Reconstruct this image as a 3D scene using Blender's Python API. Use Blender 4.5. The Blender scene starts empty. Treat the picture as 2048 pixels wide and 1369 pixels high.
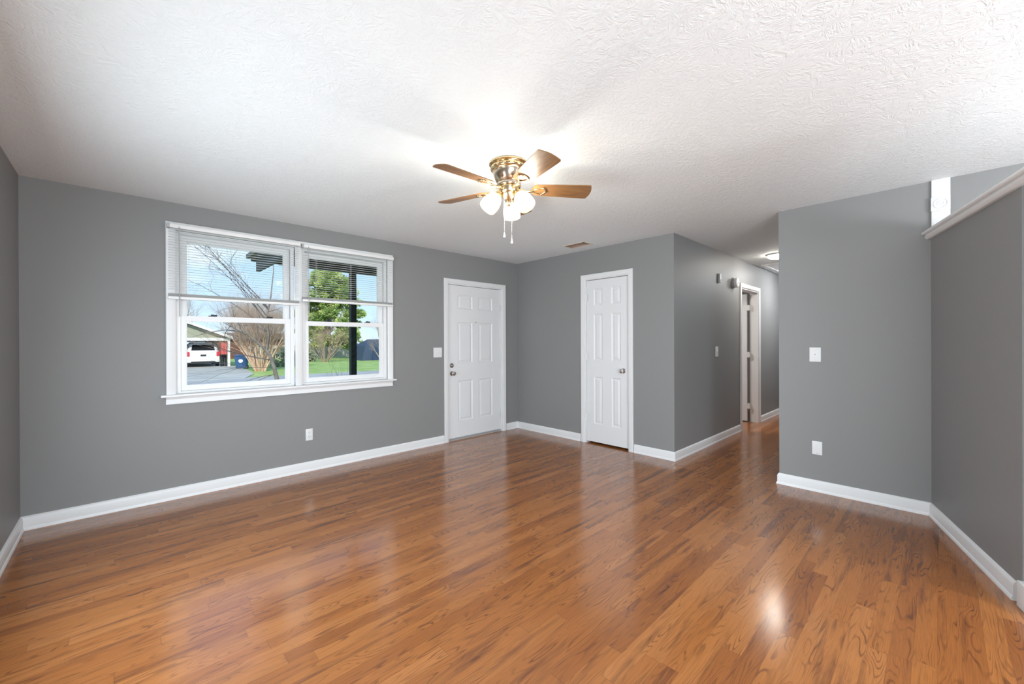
import bpy, bmesh, math, random
from mathutils import Vector, Matrix
C = bpy.context.scene.collection
sc = bpy.context.scene

# ------------------------------------------------------------------ camera
FPX, YAW, PITCH, ROLL = 819.262, 0.80841, -0.001586, -0.004149
CAM = Vector((-4.2737, -4.3594, 1.2866))
fw = Vector((math.cos(YAW)*math.cos(PITCH), math.sin(YAW)*math.cos(PITCH), math.sin(PITCH)))
rt = Vector((math.sin(YAW), -math.cos(YAW), 0)); up = rt.cross(fw)
r2 = rt*math.cos(ROLL) + up*math.sin(ROLL); u2 = up*math.cos(ROLL) - rt*math.sin(ROLL)
cd = bpy.data.cameras.new('camera'); cam = bpy.data.objects.new('camera', cd); C.objects.link(cam)
cd.sensor_fit = 'HORIZONTAL'; cd.sensor_width = 36.0; cd.lens = 36.0*FPX/2048.0
cd.clip_start = 0.02; cd.clip_end = 500
M = Matrix((r2, u2, -fw)).transposed().to_4x4(); M.translation = CAM
cam.matrix_world = M
sc.camera = cam
sc.view_settings.view_transform = 'Standard'; sc.view_settings.look = 'None'
sc.view_settings.gamma = 1.0; sc.view_settings.use_curve_mapping = False
sc.view_settings.exposure = 0.37

# ------------------------------------------------------------------ world: blue winter sky with thin cloud
w = bpy.data.worlds.new('sky'); sc.world = w; w.use_nodes = True
nt = w.node_tree; nt.nodes.clear()
def N(tree, kind, **kw):
    n = tree.nodes.new(kind)
    for k, v in kw.items(): setattr(n, k, v)
    return n
tc = N(nt, 'ShaderNodeTexCoord'); sp = N(nt, 'ShaderNodeSeparateXYZ'); nt.links.new(tc.outputs['Generated'], sp.inputs[0])
gr = N(nt, 'ShaderNodeValToRGB'); nt.links.new(sp.outputs['Z'], gr.inputs[0])
gr.color_ramp.elements[0].position = 0.0; gr.color_ramp.elements[0].color = (.66, .83, 1.0, 1)
gr.color_ramp.elements[1].position = 0.55; gr.color_ramp.elements[1].color = (.25, .48, .86, 1)
e = gr.color_ramp.elements.new(0.18); e.color = (.42, .66, .96, 1)
mp = N(nt, 'ShaderNodeMapping'); mp.inputs['Scale'].default_value = (2.2, 2.2, 6.0); nt.links.new(tc.outputs['Generated'], mp.inputs[0])
nz = N(nt, 'ShaderNodeTexNoise'); nz.inputs['Scale'].default_value = 2.0; nz.inputs['Detail'].default_value = 6; nt.links.new(mp.outputs[0], nz.inputs['Vector'])
cr = N(nt, 'ShaderNodeValToRGB'); cr.color_ramp.elements[0].position = .54; cr.color_ramp.elements[1].position = .80
nt.links.new(nz.outputs['Fac'], cr.inputs[0])
mx = N(nt, 'ShaderNodeMixRGB'); nt.links.new(cr.outputs[0], mx.inputs[0]); nt.links.new(gr.outputs[0], mx.inputs[1]); mx.inputs[2].default_value = (.92, .95, .98, 1)
bg = N(nt, 'ShaderNodeBackground'); bg.inputs['Strength'].default_value = 1.02; nt.links.new(mx.outputs[0], bg.inputs[0])
wo = N(nt, 'ShaderNodeOutputWorld'); nt.links.new(bg.outputs[0], wo.inputs[0])

def lamp(name, kind, energy, loc, color=(1, 1, 1), **kw):
    l = bpy.data.lights.new(name, kind); l.energy = energy; l.color = color
    for k, v in kw.items(): setattr(l, k, v)
    o = bpy.data.objects.new(name, l); C.objects.link(o); o.location = loc
    return o
def aim(o, d):
    o.rotation_euler = Vector(d).to_track_quat('-Z', 'Y').to_euler()
sun = lamp('sun', 'SUN', 3.2, (0, -20, 20), (1, .95, .86), angle=math.radians(.6)); aim(sun, (.38, .82, -.55))
# added fill light at the left wall behind the camera, for ambient light
XFILL = -4.72; YFILL = -7.19
fill1 = lamp('fill_left_rear', 'AREA', 130, (XFILL, -6.05, .98), (.80, .92, 1), shape='RECTANGLE', size=2.1, size_y=1.75); aim(fill1, (1, 0, -.25))

# second added fill, unseen at the left wall, brightening partition and far walls
fill2 = lamp('fill_left_side', 'AREA', 42, (XFILL, -2.15, 1.08), (.80, .92, 1), shape='RECTANGLE', size=1.8, size_y=1.1); aim(fill2, (1, 0, -.10))
# third added fill, unseen at the back wall, to even out the room
fill3 = lamp('fill_back', 'AREA', 144, (-4.02, YFILL, 1.02), (.80, .92, 1), shape='RECTANGLE', size=1.0, size_y=1.85); aim(fill3, (0, 1, -.25))
# lamp strengths (used by the lamps' builders below)
BULB = 142.0; HALL = 40.0; DINING = 80.0; BEDROOM_FILL = 130.0

# ------------------------------------------------------------------ materials
def mat(name, col, rough=.5, metal=0., spec=.5, emit=None, estr=0., coat=0.):
    m = bpy.data.materials.new(name); m.use_nodes = True
    b = m.node_tree.nodes['Principled BSDF']
    b.inputs['Base Color'].default_value = (*col, 1); b.inputs['Roughness'].default_value = rough
    b.inputs['Metallic'].default_value = metal; b.inputs['Specular IOR Level'].default_value = spec
    b.inputs['Coat Weight'].default_value = coat
    if emit: b.inputs['Emission Color'].default_value = (*emit, 1); b.inputs['Emission Strength'].default_value = estr
    return m
def bsdf(m): return m.node_tree.nodes['Principled BSDF']
def math_n(t, op, a, b=None):
    n = N(t, 'ShaderNodeMath', operation=op)
    for i, v in enumerate((a, b)):
        if v is None: continue
        if isinstance(v, (int, float)): n.inputs[i].default_value = v
        else: t.links.new(v, n.inputs[i])
    return n.outputs[0]
def noise_n(t, vec, scale, detail=2., rough=.5, dist=0.):
    n = N(t, 'ShaderNodeTexNoise'); n.inputs['Scale'].default_value = scale; n.inputs['Detail'].default_value = detail
    n.inputs['Roughness'].default_value = rough; n.inputs['Distortion'].default_value = dist
    t.links.new(vec, n.inputs['Vector']); return n.outputs['Fac']
def ramp_n(t, fac, stops):
    r = N(t, 'ShaderNodeValToRGB'); t.links.new(fac, r.inputs[0]); el = r.color_ramp.elements
    while len(el) < len(stops): el.new(.5)
    for i, (p, c) in enumerate(stops):
        el[i].position = p; el[i].color = (*c, 1) if len(c) == 3 else c
    return r.outputs[0]
def mix_n(t, fac, a, b, mode='MIX'):
    n = N(t, 'ShaderNodeMixRGB', blend_type=mode)
    for i, v in enumerate((fac, a, b)):
        if isinstance(v, (int, float)): n.inputs[i].default_value = v
        elif isinstance(v, tuple): n.inputs[i].default_value = (*v, 1)
        else: t.links.new(v, n.inputs[i])
    return n.outputs[0]
def mapped(t, scale, loc=(0, 0, 0)):
    c = N(t, 'ShaderNodeTexCoord'); m = N(t, 'ShaderNodeMapping'); m.inputs['Scale'].default_value = scale; m.inputs['Location'].default_value = loc
    t.links.new(c.outputs['Object'], m.inputs[0]); return m.outputs[0]
def bump(m, h, strength, dist):
    t = m.node_tree; b = N(t, 'ShaderNodeBump'); b.inputs['Strength'].default_value = strength; b.inputs['Distance'].default_value = dist
    t.links.new(h, b.inputs['Height']); t.links.new(b.outputs[0], bsdf(m).inputs['Normal'])
def mottled(name, c1, c2, scale, rough=.8, detail=4, b=0, spec=.3, metal=0.):
    m = mat(name, c1, rough, metal, spec); t = m.node_tree; v = mapped(t, (1, 1, 1))
    f = noise_n(t, v, scale, detail)
    t.links.new(ramp_n(t, f, [(.35, c1), (.65, c2)]), bsdf(m).inputs['Base Color'])
    if b: bump(m, f, b, .01)
    return m

GREY = mat('grey_wall_paint', (.262, .261, .260), .50, spec=.26)
t = GREY.node_tree; v = mapped(t, (1, 1, 1)); bump(GREY, noise_n(t, v, 260, 2), .05, .002)
WHITE = mat('white_trim_paint', (.80, .80, .805), .35)
VINYL = mat('white_vinyl', (.84, .84, .845), .38)
PLASTIC = mat('white_plastic', (.78, .78, .78), .35)
GREYPLASTIC = mat('grey_bracket_plastic', (.45, .45, .45), .5)  # plain grey plastic of blind bracket, plate mark and sensor button
BLIND = mat('white_blind_slat', (.84, .83, .82), .45)
WANDM = mat('clear_grey_wand', (.42, .43, .44), .2)
NICKEL = mat('satin_nickel', (.56, .52, .48), .24, 1.0)
CHROME = mat('polished_nickel', (.72, .68, .66), .16, 1.0)
PEWTER = mat('aged_pewter', (.27, .26, .25), .3, 1.0)
BRASS = mat('polished_brass', (.78, .62, .38), .20, 1.0)
ANTIQUE = mat('antique_nickel_brass', (.60, .50, .39), .22, 1.0)
BLACK = mat('black_plastic', (.02, .02, .02), .4)
DARKGAP = mat('dark_recess', (.012, .011, .01), .8)
CEIL = mat('white_textured_ceiling', (.845, .88, .895), .75, spec=.25)
t = CEIL.node_tree; v = mapped(t, (1, 1, 1))
def stamps(scale, off):
    p_ = mapped(t, (scale, scale, 0), (off, off*1.7, 0))
    wv = N(t, 'ShaderNodeTexNoise'); wv.inputs['Scale'].default_value = 1.3; wv.inputs['Detail'].default_value = 2; t.links.new(p_, wv.inputs['Vector'])
    pw = N(t, 'ShaderNodeVectorMath', operation='MULTIPLY_ADD'); t.links.new(wv.outputs['Color'], pw.inputs[0]); pw.inputs[1].default_value = (.5, .5, 0); t.links.new(p_, pw.inputs[2])
    vo = N(t, 'ShaderNodeTexVoronoi'); vo.inputs['Scale'].default_value = 1.0; t.links.new(pw.outputs[0], vo.inputs['Vector'])
    df = N(t, 'ShaderNodeVectorMath', operation='SUBTRACT'); t.links.new(pw.outputs[0], df.inputs[0]); t.links.new(vo.outputs['Position'], df.inputs[1])
    sx = N(t, 'ShaderNodeSeparateXYZ'); t.links.new(df.outputs[0], sx.inputs[0])
    ang = math_n(t, 'ARCTAN2', sx.outputs[1], sx.outputs[0])
    cb = N(t, 'ShaderNodeCombineXYZ'); t.links.new(math_n(t, 'MULTIPLY', ang, 4.2), cb.inputs[0]); t.links.new(math_n(t, 'MULTIPLY', vo.outputs['Distance'], 4.5), cb.inputs[1])
    rc = N(t, 'ShaderNodeSeparateXYZ'); t.links.new(vo.outputs['Color'], rc.inputs[0]); t.links.new(math_n(t, 'MULTIPLY', rc.outputs[0], 90.0), cb.inputs[2])
    return ramp_n(t, noise_n(t, cb.outputs[0], 1.0, 2.5, .55, .5), [(.46, (0, 0, 0)), (.60, (1, 1, 1))])
hgt = math_n(t, 'MAXIMUM', stamps(5.6, .0), math_n(t, 'MULTIPLY', stamps(7.2, 3.7), .8))
hgt = math_n(t, 'ADD', hgt, math_n(t, 'MULTIPLY', noise_n(t, v, 90, 3), .25))
bump(CEIL, hgt, .34, .005)
SMOOTHCEIL = mat('white_hatch_paint', (.80, .80, .805), .6)

def wood_floor():
    m = mat('laminate_strip_floor', (.45, .16, .05), .26, spec=.55); t = m.node_tree; b = bsdf(m)
    c = N(t, 'ShaderNodeTexCoord'); s = N(t, 'ShaderNodeSeparateXYZ'); t.links.new(c.outputs['Object'], s.inputs[0])
    X, Y = s.outputs['X'], s.outputs['Y']; W = .069
    yr = math_n(t, 'DIVIDE', Y, W); row = math_n(t, 'FLOOR', yr); fy = math_n(t, 'FRACT', yr)
    wn = N(t, 'ShaderNodeTexWhiteNoise', noise_dimensions='1D'); t.links.new(row, wn.inputs['W'])
    L = .95
    xs = math_n(t, 'ADD', math_n(t, 'DIVIDE', X, L), math_n(t, 'MULTIPLY', wn.outputs['Value'], 17.0))
    # uneven strip lengths
    xs = math_n(t, 'ADD', xs, math_n(t, 'MULTIPLY', math_n(t, 'SINE', math_n(t, 'MULTIPLY', xs, 2.1)), .28))
    col = math_n(t, 'FLOOR', xs); fx = math_n(t, 'FRACT', xs)
    cb = N(t, 'ShaderNodeCombineXYZ'); t.links.new(row, cb.inputs[0]); t.links.new(col, cb.inputs[1])
    w2 = N(t, 'ShaderNodeTexWhiteNoise', noise_dimensions='2D'); t.links.new(cb.outputs[0], w2.inputs['Vector'])
    rs = N(t, 'ShaderNodeSeparateXYZ'); t.links.new(w2.outputs['Color'], rs.inputs[0])
    def gv(sx, sy, zoff):
        k = N(t, 'ShaderNodeCombineXYZ')
        t.links.new(math_n(t, 'ADD', math_n(t, 'MULTIPLY', X, sx), math_n(t, 'MULTIPLY', rs.outputs[0], 60)), k.inputs[0])
        t.links.new(math_n(t, 'ADD', math_n(t, 'MULTIPLY', Y, sy), math_n(t, 'MULTIPLY', rs.outputs[1], 60)), k.inputs[1])
        k.inputs[2].default_value = zoff
        return k.outputs[0]
    fig = noise_n(t, gv(1.5, 11.5, 0), 1.0, 1.8, .45, .3)
    lines = math_n(t, 'SINE', math_n(t, 'MULTIPLY', fig, 120.0))
    lines = ramp_n(t, lines, [(.45, (0, 0, 0)), (.97, (1, 1, 1))])
    where = ramp_n(t, noise_n(t, gv(3.2, 16.0, 7), 1.0, 2), [(.42, (.12, .12, .12)), (.64, (1, 1, 1))])
    lines = math_n(t, 'MULTIPLY', lines, where)
    fibre = noise_n(t, gv(7.0, 300.0, 3), 1.0, 3, .6)
    heart = ramp_n(t, noise_n(t, gv(1.2, 13.0, 11), 1.0, 4, .62), [(.53, (0, 0, 0)), (.68, (1, 1, 1))])
    tone = ramp_n(t, rs.outputs[2], [(0, (.305, .098, .020)), (.35, (.36, .121, .025)), (.7, (.40, .141, .030)), (1, (.45, .168, .042))])
    colr = mix_n(t, math_n(t, 'MULTIPLY', heart, .72), tone, (.100, .026, .010))
    colr = mix_n(t, math_n(t, 'MULTIPLY', lines, .62), colr, (.085, .022, .007))
    colr = mix_n(t, .55, colr, ramp_n(t, fibre, [(.30, (.50, .50, .50)), (.70, (1.0, 1.0, 1.0))]), 'MULTIPLY')
    # joints between strips
    ey = math_n(t, 'MINIMUM', fy, math_n(t, 'SUBTRACT', 1.0, fy)); ex = math_n(t, 'MINIMUM', fx, math_n(t, 'SUBTRACT', 1.0, fx))
    jy = math_n(t, 'LESS_THAN', ey, .014); jx = math_n(t, 'LESS_THAN', ex, .0022)
    j = math_n(t, 'MAXIMUM', jy, jx)
    colr = mix_n(t, math_n(t, 'MULTIPLY', j, .22), colr, (.06, .018, .006))
    t.links.new(colr, b.inputs['Base Color'])
    rn = noise_n(t, c.outputs['Object'], 3.0, 3)
    rr = N(t, 'ShaderNodeMapRange'); rr.inputs['To Min'].default_value = .15; rr.inputs['To Max'].default_value = .20; t.links.new(rn, rr.inputs[0])
    t.links.new(rr.outputs[0], b.inputs['Roughness'])
    b.inputs['IOR'].default_value = 1.88
    bump(m, fibre, .03, .001)
    return m
FLOOR = wood_floor()
def blade_wood():
    m = mat('fan_blade_oak', (.42, .22, .09), .38, spec=.45); t = m.node_tree
    f = noise_n(t, mapped(t, (6, 90, 1)), 1.0, 4, .6)
    t.links.new(ramp_n(t, f, [(.3, (.15, .068, .024)), (.7, (.27, .135, .052))]), bsdf(m).inputs['Base Color']); return m
BLADE = blade_wood()

def glass_pane():
    m = bpy.data.materials.new('window_glass'); m.use_nodes = True; t = m.node_tree; t.nodes.clear()
    tr = N(t, 'ShaderNodeBsdfTransparent'); gl = N(t, 'ShaderNodeBsdfGlossy'); gl.inputs['Roughness'].default_value = .02
    fr = N(t, 'ShaderNodeFresnel'); fr.inputs['IOR'].default_value = 1.12
    mxs = N(t, 'ShaderNodeMixShader'); t.links.new(fr.outputs[0], mxs.inputs[0]); t.links.new(tr.outputs[0], mxs.inputs[1]); t.links.new(gl.outputs[0], mxs.inputs[2])
    tr.inputs[0].default_value = (.97, .985, .98, 1)
    o = N(t, 'ShaderNodeOutputMaterial'); t.links.new(mxs.outputs[0], o.inputs[0]); return m
GLASS = glass_pane()
def frosted(name, transp, emit, estr):
    m = bpy.data.materials.new(name); m.use_nodes = True; t = m.node_tree; t.nodes.clear()
    tr = N(t, 'ShaderNodeBsdfTransparent'); tl = N(t, 'ShaderNodeBsdfTranslucent'); df = N(t, 'ShaderNodeBsdfDiffuse')
    tl.inputs[0].default_value = (.92, .80, .60, 1); df.inputs[0].default_value = (.9, .78, .58, 1); tr.inputs[0].default_value = (1, .97, .9, 1)
    a = N(t, 'ShaderNodeMixShader'); a.inputs[0].default_value = .5; t.links.new(tl.outputs[0], a.inputs[1]); t.links.new(df.outputs[0], a.inputs[2])
    b = N(t, 'ShaderNodeMixShader'); b.inputs[0].default_value = transp; t.links.new(a.outputs[0], b.inputs[1]); t.links.new(tr.outputs[0], b.inputs[2])
    em = N(t, 'ShaderNodeEmission'); em.inputs[0].default_value = (*emit, 1); em.inputs[1].default_value = estr
    ad = N(t, 'ShaderNodeAddShader'); t.links.new(b.outputs[0], ad.inputs[0]); t.links.new(em.outputs[0], ad.inputs[1])
    o = N(t, 'ShaderNodeOutputMaterial'); t.links.new(ad.outputs[0], o.inputs[0]); return m
SHADE = frosted('frosted_glass_shade', .988, (1, .88, .64), .40)
def emitter(name, col, s):
    m = bpy.data.materials.new(name); m.use_nodes = True; t = m.node_tree; t.nodes.clear()
    em = N(t, 'ShaderNodeEmission'); em.inputs[0].default_value = (*col, 1); em.inputs[1].default_value = s
    o = N(t, 'ShaderNodeOutputMaterial'); t.links.new(em.outputs[0], o.inputs[0]); return m
BULBM = emitter('lit_bulb', (.94, .97, 1.0), BULB)
HALLM = emitter('lit_hall_diffuser', (1, .93, .82), HALL)
DINEM = emitter('lit_dining_globe', (.97, .98, 1), DINING)

# outdoors
GRASS = mottled('lawn_grass', (.27, .40, .10), (.42, .52, .18), 1.3, .9, 8)
DRIVE = mottled('pale_concrete', (.42, .41, .37), (.54, .52, .47), 1.0, .9, 6)
ROAD = mottled('grey_asphalt_road', (.37, .36, .34), (.46, .45, .43), .8, .9, 6)
BARK = mottled('grey_bark', (.17, .145, .13), (.27, .235, .215), 9, .9)
DARKBARK = mottled('dark_twig_bark', (.10, .085, .085), (.18, .155, .15), 9, .9)
TANBARK = mottled('tan_smooth_bark', (.58, .37, .25), (.74, .54, .40), 5, .8)
TWIG = mottled('brown_twigs', (.34, .235, .165), (.48, .36, .27), 5, .9)
NEEDLE = mottled('evergreen_foliage', (.22, .36, .09), (.50, .56, .18), 1.1, .8, 5)
HEDGE = mottled('pale_shrub_foliage', (.30, .34, .18), (.46, .46, .32), 2.0, .9, 5)
SIDING = mat('sage_siding', (.36, .37, .28), .7)
t = SIDING.node_tree; s_ = N(t, 'ShaderNodeSeparateXYZ'); t.links.new(mapped(t, (1, 1, 1)), s_.inputs[0])
bump(SIDING, math_n(t, 'FRACT', math_n(t, 'MULTIPLY', s_.outputs['Z'], 6.5)), .6, .03)
ROOF = mottled('grey_shingle', (.20, .19, .18), (.30, .28, .27), 6, .9)
OUTWHITE = mat('white_exterior_paint', (.78, .77, .75), .6)
POSTM = mottled('dark_porch_paint', (.018, .022, .020), (.035, .040, .036), 20, .55)
SOFFIT = mat('dark_soffit_board', (.10, .10, .085), .7)
BRICK = mottled('red_brown_brick', (.13, .065, .05), (.20, .10, .075), 8, .9)
CARWHITE = mat('white_car_paint', (.80, .80, .80), .2, coat=.5)
CARGLASS = mat('dark_car_glass', (.015, .017, .02), .08)
TAIL = mat('red_tail_lens', (.55, .05, .07), .25)
TYRE = mat('black_rubber', (.025, .025, .025), .8)
HUBM = mat('grey_wheel_alloy', (.45, .45, .46), .3, .8)
BINBLUE = mat('blue_bin_plastic', (.03, .10, .24), .5)
REDPAINT = mat('red_locker_paint', (.62, .10, .09), .5)
TARP = mat('blue_tarp', (.05, .075, .13), .6)
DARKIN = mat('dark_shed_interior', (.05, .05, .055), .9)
FENCEM = mottled('weathered_fence_wood', (.50, .43, .36), (.62, .55, .47), 3, .9)

# ------------------------------------------------------------------ mesh helpers
OFF = {}
class MB:
    def __init__(s): s.bm = bmesh.new()
    def face(s, pts):
        vs = [s.bm.verts.new(p) for p in pts]; return s.bm.faces.new(vs)
    def box(s, x0, x1, y0, y1, z0, z1, bev=0., seg=2):
        r = bmesh.ops.create_cube(s.bm, size=1)
        for v_ in r['verts']:
            v_.co = Vector(((x0+x1)/2+v_.co.x*(x1-x0), (y0+y1)/2+v_.co.y*(y1-y0), (z0+z1)/2+v_.co.z*(z1-z0)))
        if bev:
            es = list({e_ for v_ in r['verts'] for e_ in v_.link_edges})
            bmesh.ops.bevel(s.bm, geom=es, offset=bev, segments=seg, affect='EDGES', profile=.6)
        return s
    def obox(s, o, ax, ay, az, bev=0.):
        """box spanned by three vectors from corner o"""
        o, ax, ay, az = map(Vector, (o, ax, ay, az))
        P = [o, o+ax, o+ax+ay, o+ay, o+az, o+ax+az, o+ax+ay+az, o+ay+az]; V = [s.bm.verts.new(p) for p in P]
        for f in ((0,3,2,1),(4,5,6,7),(0,1,5,4),(1,2,6,5),(2,3,7,6),(3,0,4,7)): s.bm.faces.new([V[i] for i in f])
        if bev:
            bmesh.ops.bevel(s.bm, geom=list({e_ for v_ in V for e_ in v_.link_edges}), offset=bev, segments=2, affect='EDGES', profile=.6)
        return s
    def tube(s, pts, r, n=8, cap=True):
        pts = [Vector(p) for p in pts]; rs = r if isinstance(r, (list, tuple)) else [r]*len(pts)
        rings = []; prev = None
        for i, p in enumerate(pts):
            d = (pts[min(i+1, len(pts)-1)] - pts[max(i-1, 0)])
            d = d.normalized() if d.length > 1e-9 else Vector((0, 0, 1))
            if prev is None:
                a = d.orthogonal().normalized()
            else:
                a = prev - d*prev.dot(d)
                a = a.normalized() if a.length > 1e-6 else d.orthogonal().normalized()
            prev = a; b = d.cross(a)
            rings.append([s.bm.verts.new(p + (a*math.cos(2*math.pi*k/n) + b*math.sin(2*math.pi*k/n))*rs[i]) for k in range(n)])
        for A, B in zip(rings, rings[1:]):
            for k in range(n): s.bm.faces.new((A[k], A[(k+1) % n], B[(k+1) % n], B[k]))
        if cap and n > 2:
            s.bm.faces.new(rings[0][::-1]); s.bm.faces.new(rings[-1])
        return s
    def lathe(s, prof, o=(0, 0, 0), axis=(0, 0, 1), n=32, closed=False):
        """prof: (radius, height along axis)"""
        o = Vector(o); d = Vector(axis).normalized(); a = d.orthogonal().normalized(); b = d.cross(a); rings = []
        for (r, h) in prof:
            if r < 1e-6: rings.append([s.bm.verts.new(o+d*h)])
            else: rings.append([s.bm.verts.new(o+d*h+(a*math.cos(2*math.pi*k/n)+b*math.sin(2*math.pi*k/n))*r) for k in range(n)])
        pr = list(zip(rings, rings[1:])) + ([(rings[-1], rings[0])] if closed else [])
        for A, B in pr:
            for k in range(n):
                k2 = (k+1) % n
                if len(A) == 1 and len(B) == 1: break
                if len(A) == 1: s.bm.faces.new((A[0], B[k2], B[k]))
                elif len(B) == 1: s.bm.faces.new((A[k], A[k2], B[0]))
                else: s.bm.faces.new((A[k], A[k2], B[k2], B[k]))
        return s
    def prism(s, poly, vec):
        """poly: list of 3-D points (planar), extruded along vec"""
        vec = Vector(vec); A = [s.bm.verts.new(p) for p in poly]; B = [s.bm.verts.new(Vector(p)+vec) for p in poly]; n = len(A)
        s.bm.faces.new(A); s.bm.faces.new(B[::-1])
        for k in range(n): s.bm.faces.new((A[k], B[k], B[(k+1) % n], A[(k+1) % n]))
        return s
    def sphere(s, o, r, n=16, sc_=(1, 1, 1)):
        rr = bmesh.ops.create_uvsphere(s.bm, u_segments=n, v_segments=max(6, n//2), radius=r)
        for v_ in rr['verts']: v_.co = Vector((v_.co.x*sc_[0]+o[0], v_.co.y*sc_[1]+o[1], v_.co.z*sc_[2]+o[2]))
        return s
    def slab(s, f, u0, u1, v0, v1, d0, d1, holes=()):
        """a slab of thickness d0..d1 in the plane (u, v), with rectangular holes; f maps (u, v, d) to a point"""
        us = sorted({u0, u1, *[h[0] for h in holes], *[h[1] for h in holes]}); us = [q for q in us if u0-1e-9 <= q <= u1+1e-9]
        vs = sorted({v0, v1, *[h[2] for h in holes], *[h[3] for h in holes]}); vs = [q for q in vs if v0-1e-9 <= q <= v1+1e-9]
        def solid(i, j):
            if not (0 <= i < len(us)-1 and 0 <= j < len(vs)-1): return False
            cu, cv = (us[i]+us[i+1])/2, (vs[j]+vs[j+1])/2
            return not any(h[0] < cu < h[1] and h[2] < cv < h[3] for h in holes)
        for i in range(len(us)-1):
            for j in range(len(vs)-1):
                if not solid(i, j): continue
                a, b, c, d = us[i], us[i+1], vs[j], vs[j+1]
                s.face([f(a, c, d0), f(b, c, d0), f(b, d, d0), f(a, d, d0)]); s.face([f(a, c, d1), f(a, d, d1), f(b, d, d1), f(b, c, d1)])
                if not solid(i-1, j): s.face([f(a, c, d0), f(a, d, d0), f(a, d, d1), f(a, c, d1)])
                if not solid(i+1, j): s.face([f(b, c, d0), f(b, c, d1), f(b, d, d1), f(b, d, d0)])
                if not solid(i, j-1): s.face([f(a, c, d0), f(a, c, d1), f(b, c, d1), f(b, c, d0)])
                if not solid(i, j+1): s.face([f(a, d, d0), f(b, d, d0), f(b, d, d1), f(a, d, d1)])
        bmesh.ops.remove_doubles(s.bm, verts=s.bm.verts, dist=1e-5)
        return s
    def molding(s, path, nrm, prof, closed=False):
        """sweep prof [(a, b)] along path with mitred corners: a goes to side nrm x dir, b along nrm"""
        path = [Vector(p) for p in path]; nrm = Vector(nrm).normalized(); k = len(path); rings = []
        ds = [(path[(i+1) % k]-path[i]).normalized() for i in range(k if closed else k-1)]
        for i, p in enumerate(path):
            if closed: d1, d2 = ds[i-1], ds[i]
            else: d1, d2 = ds[max(i-1, 0)], ds[min(i, len(ds)-1)]
            n1, n2 = nrm.cross(d1), nrm.cross(d2); m_ = (n1+n2)/(1+n1.dot(n2))
            rings.append([s.bm.verts.new(p+m_*a+nrm*b) for a, b in prof])
        n = len(prof)
        for A, B in list(zip(rings, rings[1:])) + ([(rings[-1], rings[0])] if closed else []):
            for q in range(n): s.bm.faces.new((A[q], A[(q+1) % n], B[(q+1) % n], B[q]))
        if not closed: s.bm.faces.new(rings[0][::-1]); s.bm.faces.new(rings[-1])
        return s
    def build(s, name, material, parent=None, smooth=None):
        bm = s.bm; bmesh.ops.recalc_face_normals(bm, faces=bm.faces)
        off = OFF.get(parent.name, Vector((0, 0, 0))) if parent else Vector((0, 0, 0))
        if off.length: bmesh.ops.translate(bm, verts=bm.verts, vec=-off)
        me = bpy.data.meshes.new(name); bm.to_mesh(me); bm.free(); me.materials.append(material)
        o = bpy.data.objects.new(name, me); C.objects.link(o)
        if parent: o.parent = parent; OFF[o.name] = off
        if smooth is not None:
            for p in me.polygons: p.use_smooth = True
            if smooth > 0: me.set_sharp_from_angle(angle=math.radians(smooth))
        return o
def tag(o, label, cat, group=None, kind=None):
    o['label'] = label; o['category'] = cat
    if group: o['group'] = group
    if kind: o['kind'] = kind
    return o
def thing(name, label, cat, loc=(0, 0, 0), group=None, kind=None, local=False, rz=0.):
    o = bpy.data.objects.new(name, None); C.objects.link(o); o.location = loc; o.empty_display_size = .1
    o.rotation_euler = (0, 0, rz); OFF[o.name] = Vector((0, 0, 0)) if local else Vector(loc)
    return tag(o, label, cat, group, kind)
def struct(o, label, cat): return tag(o, label, cat, None, 'structure')
fy_ = lambda y0: (lambda u, v_, d: (u, y0+d, v_))      # wall whose room face is y = y0, thickness towards +y
fx_ = lambda x0: (lambda u, v_, d: (x0+d, u, v_))      # wall whose room face is x = x0, thickness towards +x
fz_ = lambda z0: (lambda u, v_, d: (u, v_, z0+d))

# ------------------------------------------------------------------ the room
H = 2.44; XL = -4.777; YB = -2.391; R1 = -3.355; R2 = -4.31; YBACK = -7.25; XE = 4.12
WIN = (-3.945, -2.075, .862, 2.215); DOOR = (-1.247, -.305, 0, 2.04); CLO = (-1.850, -1.232, 0, 2.066); HDO = (2.13, 2.925, 0, 2.045)
VENT = (-.385, -.225, -1.50, -1.20)
struct(MB().slab(fz_(0), -4.95, 4.3, YBACK-.1, .17, -.12, 0).build('floor', FLOOR), 'glossy orange brown wood strip laminate floor running through room and hall', 'floor')
struct(MB().slab(fz_(H), -4.95, 4.3, YBACK-.1, .17, 0, .22, [VENT]).build('ceiling', CEIL), 'white ceiling with stippled brushed plaster texture', 'ceiling')
struct(MB().slab(fy_(0), -4.95, 4.3, 0, H, 0, .16, [WIN, DOOR]).build('wall_front', GREY), 'grey painted wall with the double window and white entry door', 'wall')
struct(MB().slab(fx_(XL), YBACK-.1, 0, 0, H, -.16, 0).build('wall_left', GREY), 'grey painted wall at the left edge of the photo', 'wall')
struct(MB().slab(fx_(0), YB+.0, 0, 0, H, 0, .11, [CLO]).build('wall_far', GREY), 'grey painted wall with the narrow white closet door', 'wall')
struct(MB().slab(fy_(YB), .11, XE, 0, H, 0, .11, [HDO]).build('wall_hall', GREY), 'dark grey hallway wall with the doorway and round smoke alarm', 'wall')
struct(MB().slab(fy_(R1), .12, XE, 0, H, -.11, 0).build('wall_passage', GREY), 'grey wall on the hidden side of the hallway', 'wall')
struct(MB().slab(fx_(XE), YBACK, 0, 0, H, 0, .12).build('wall_end', GREY), 'grey wall closing the far end of the hallway', 'wall')
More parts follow.
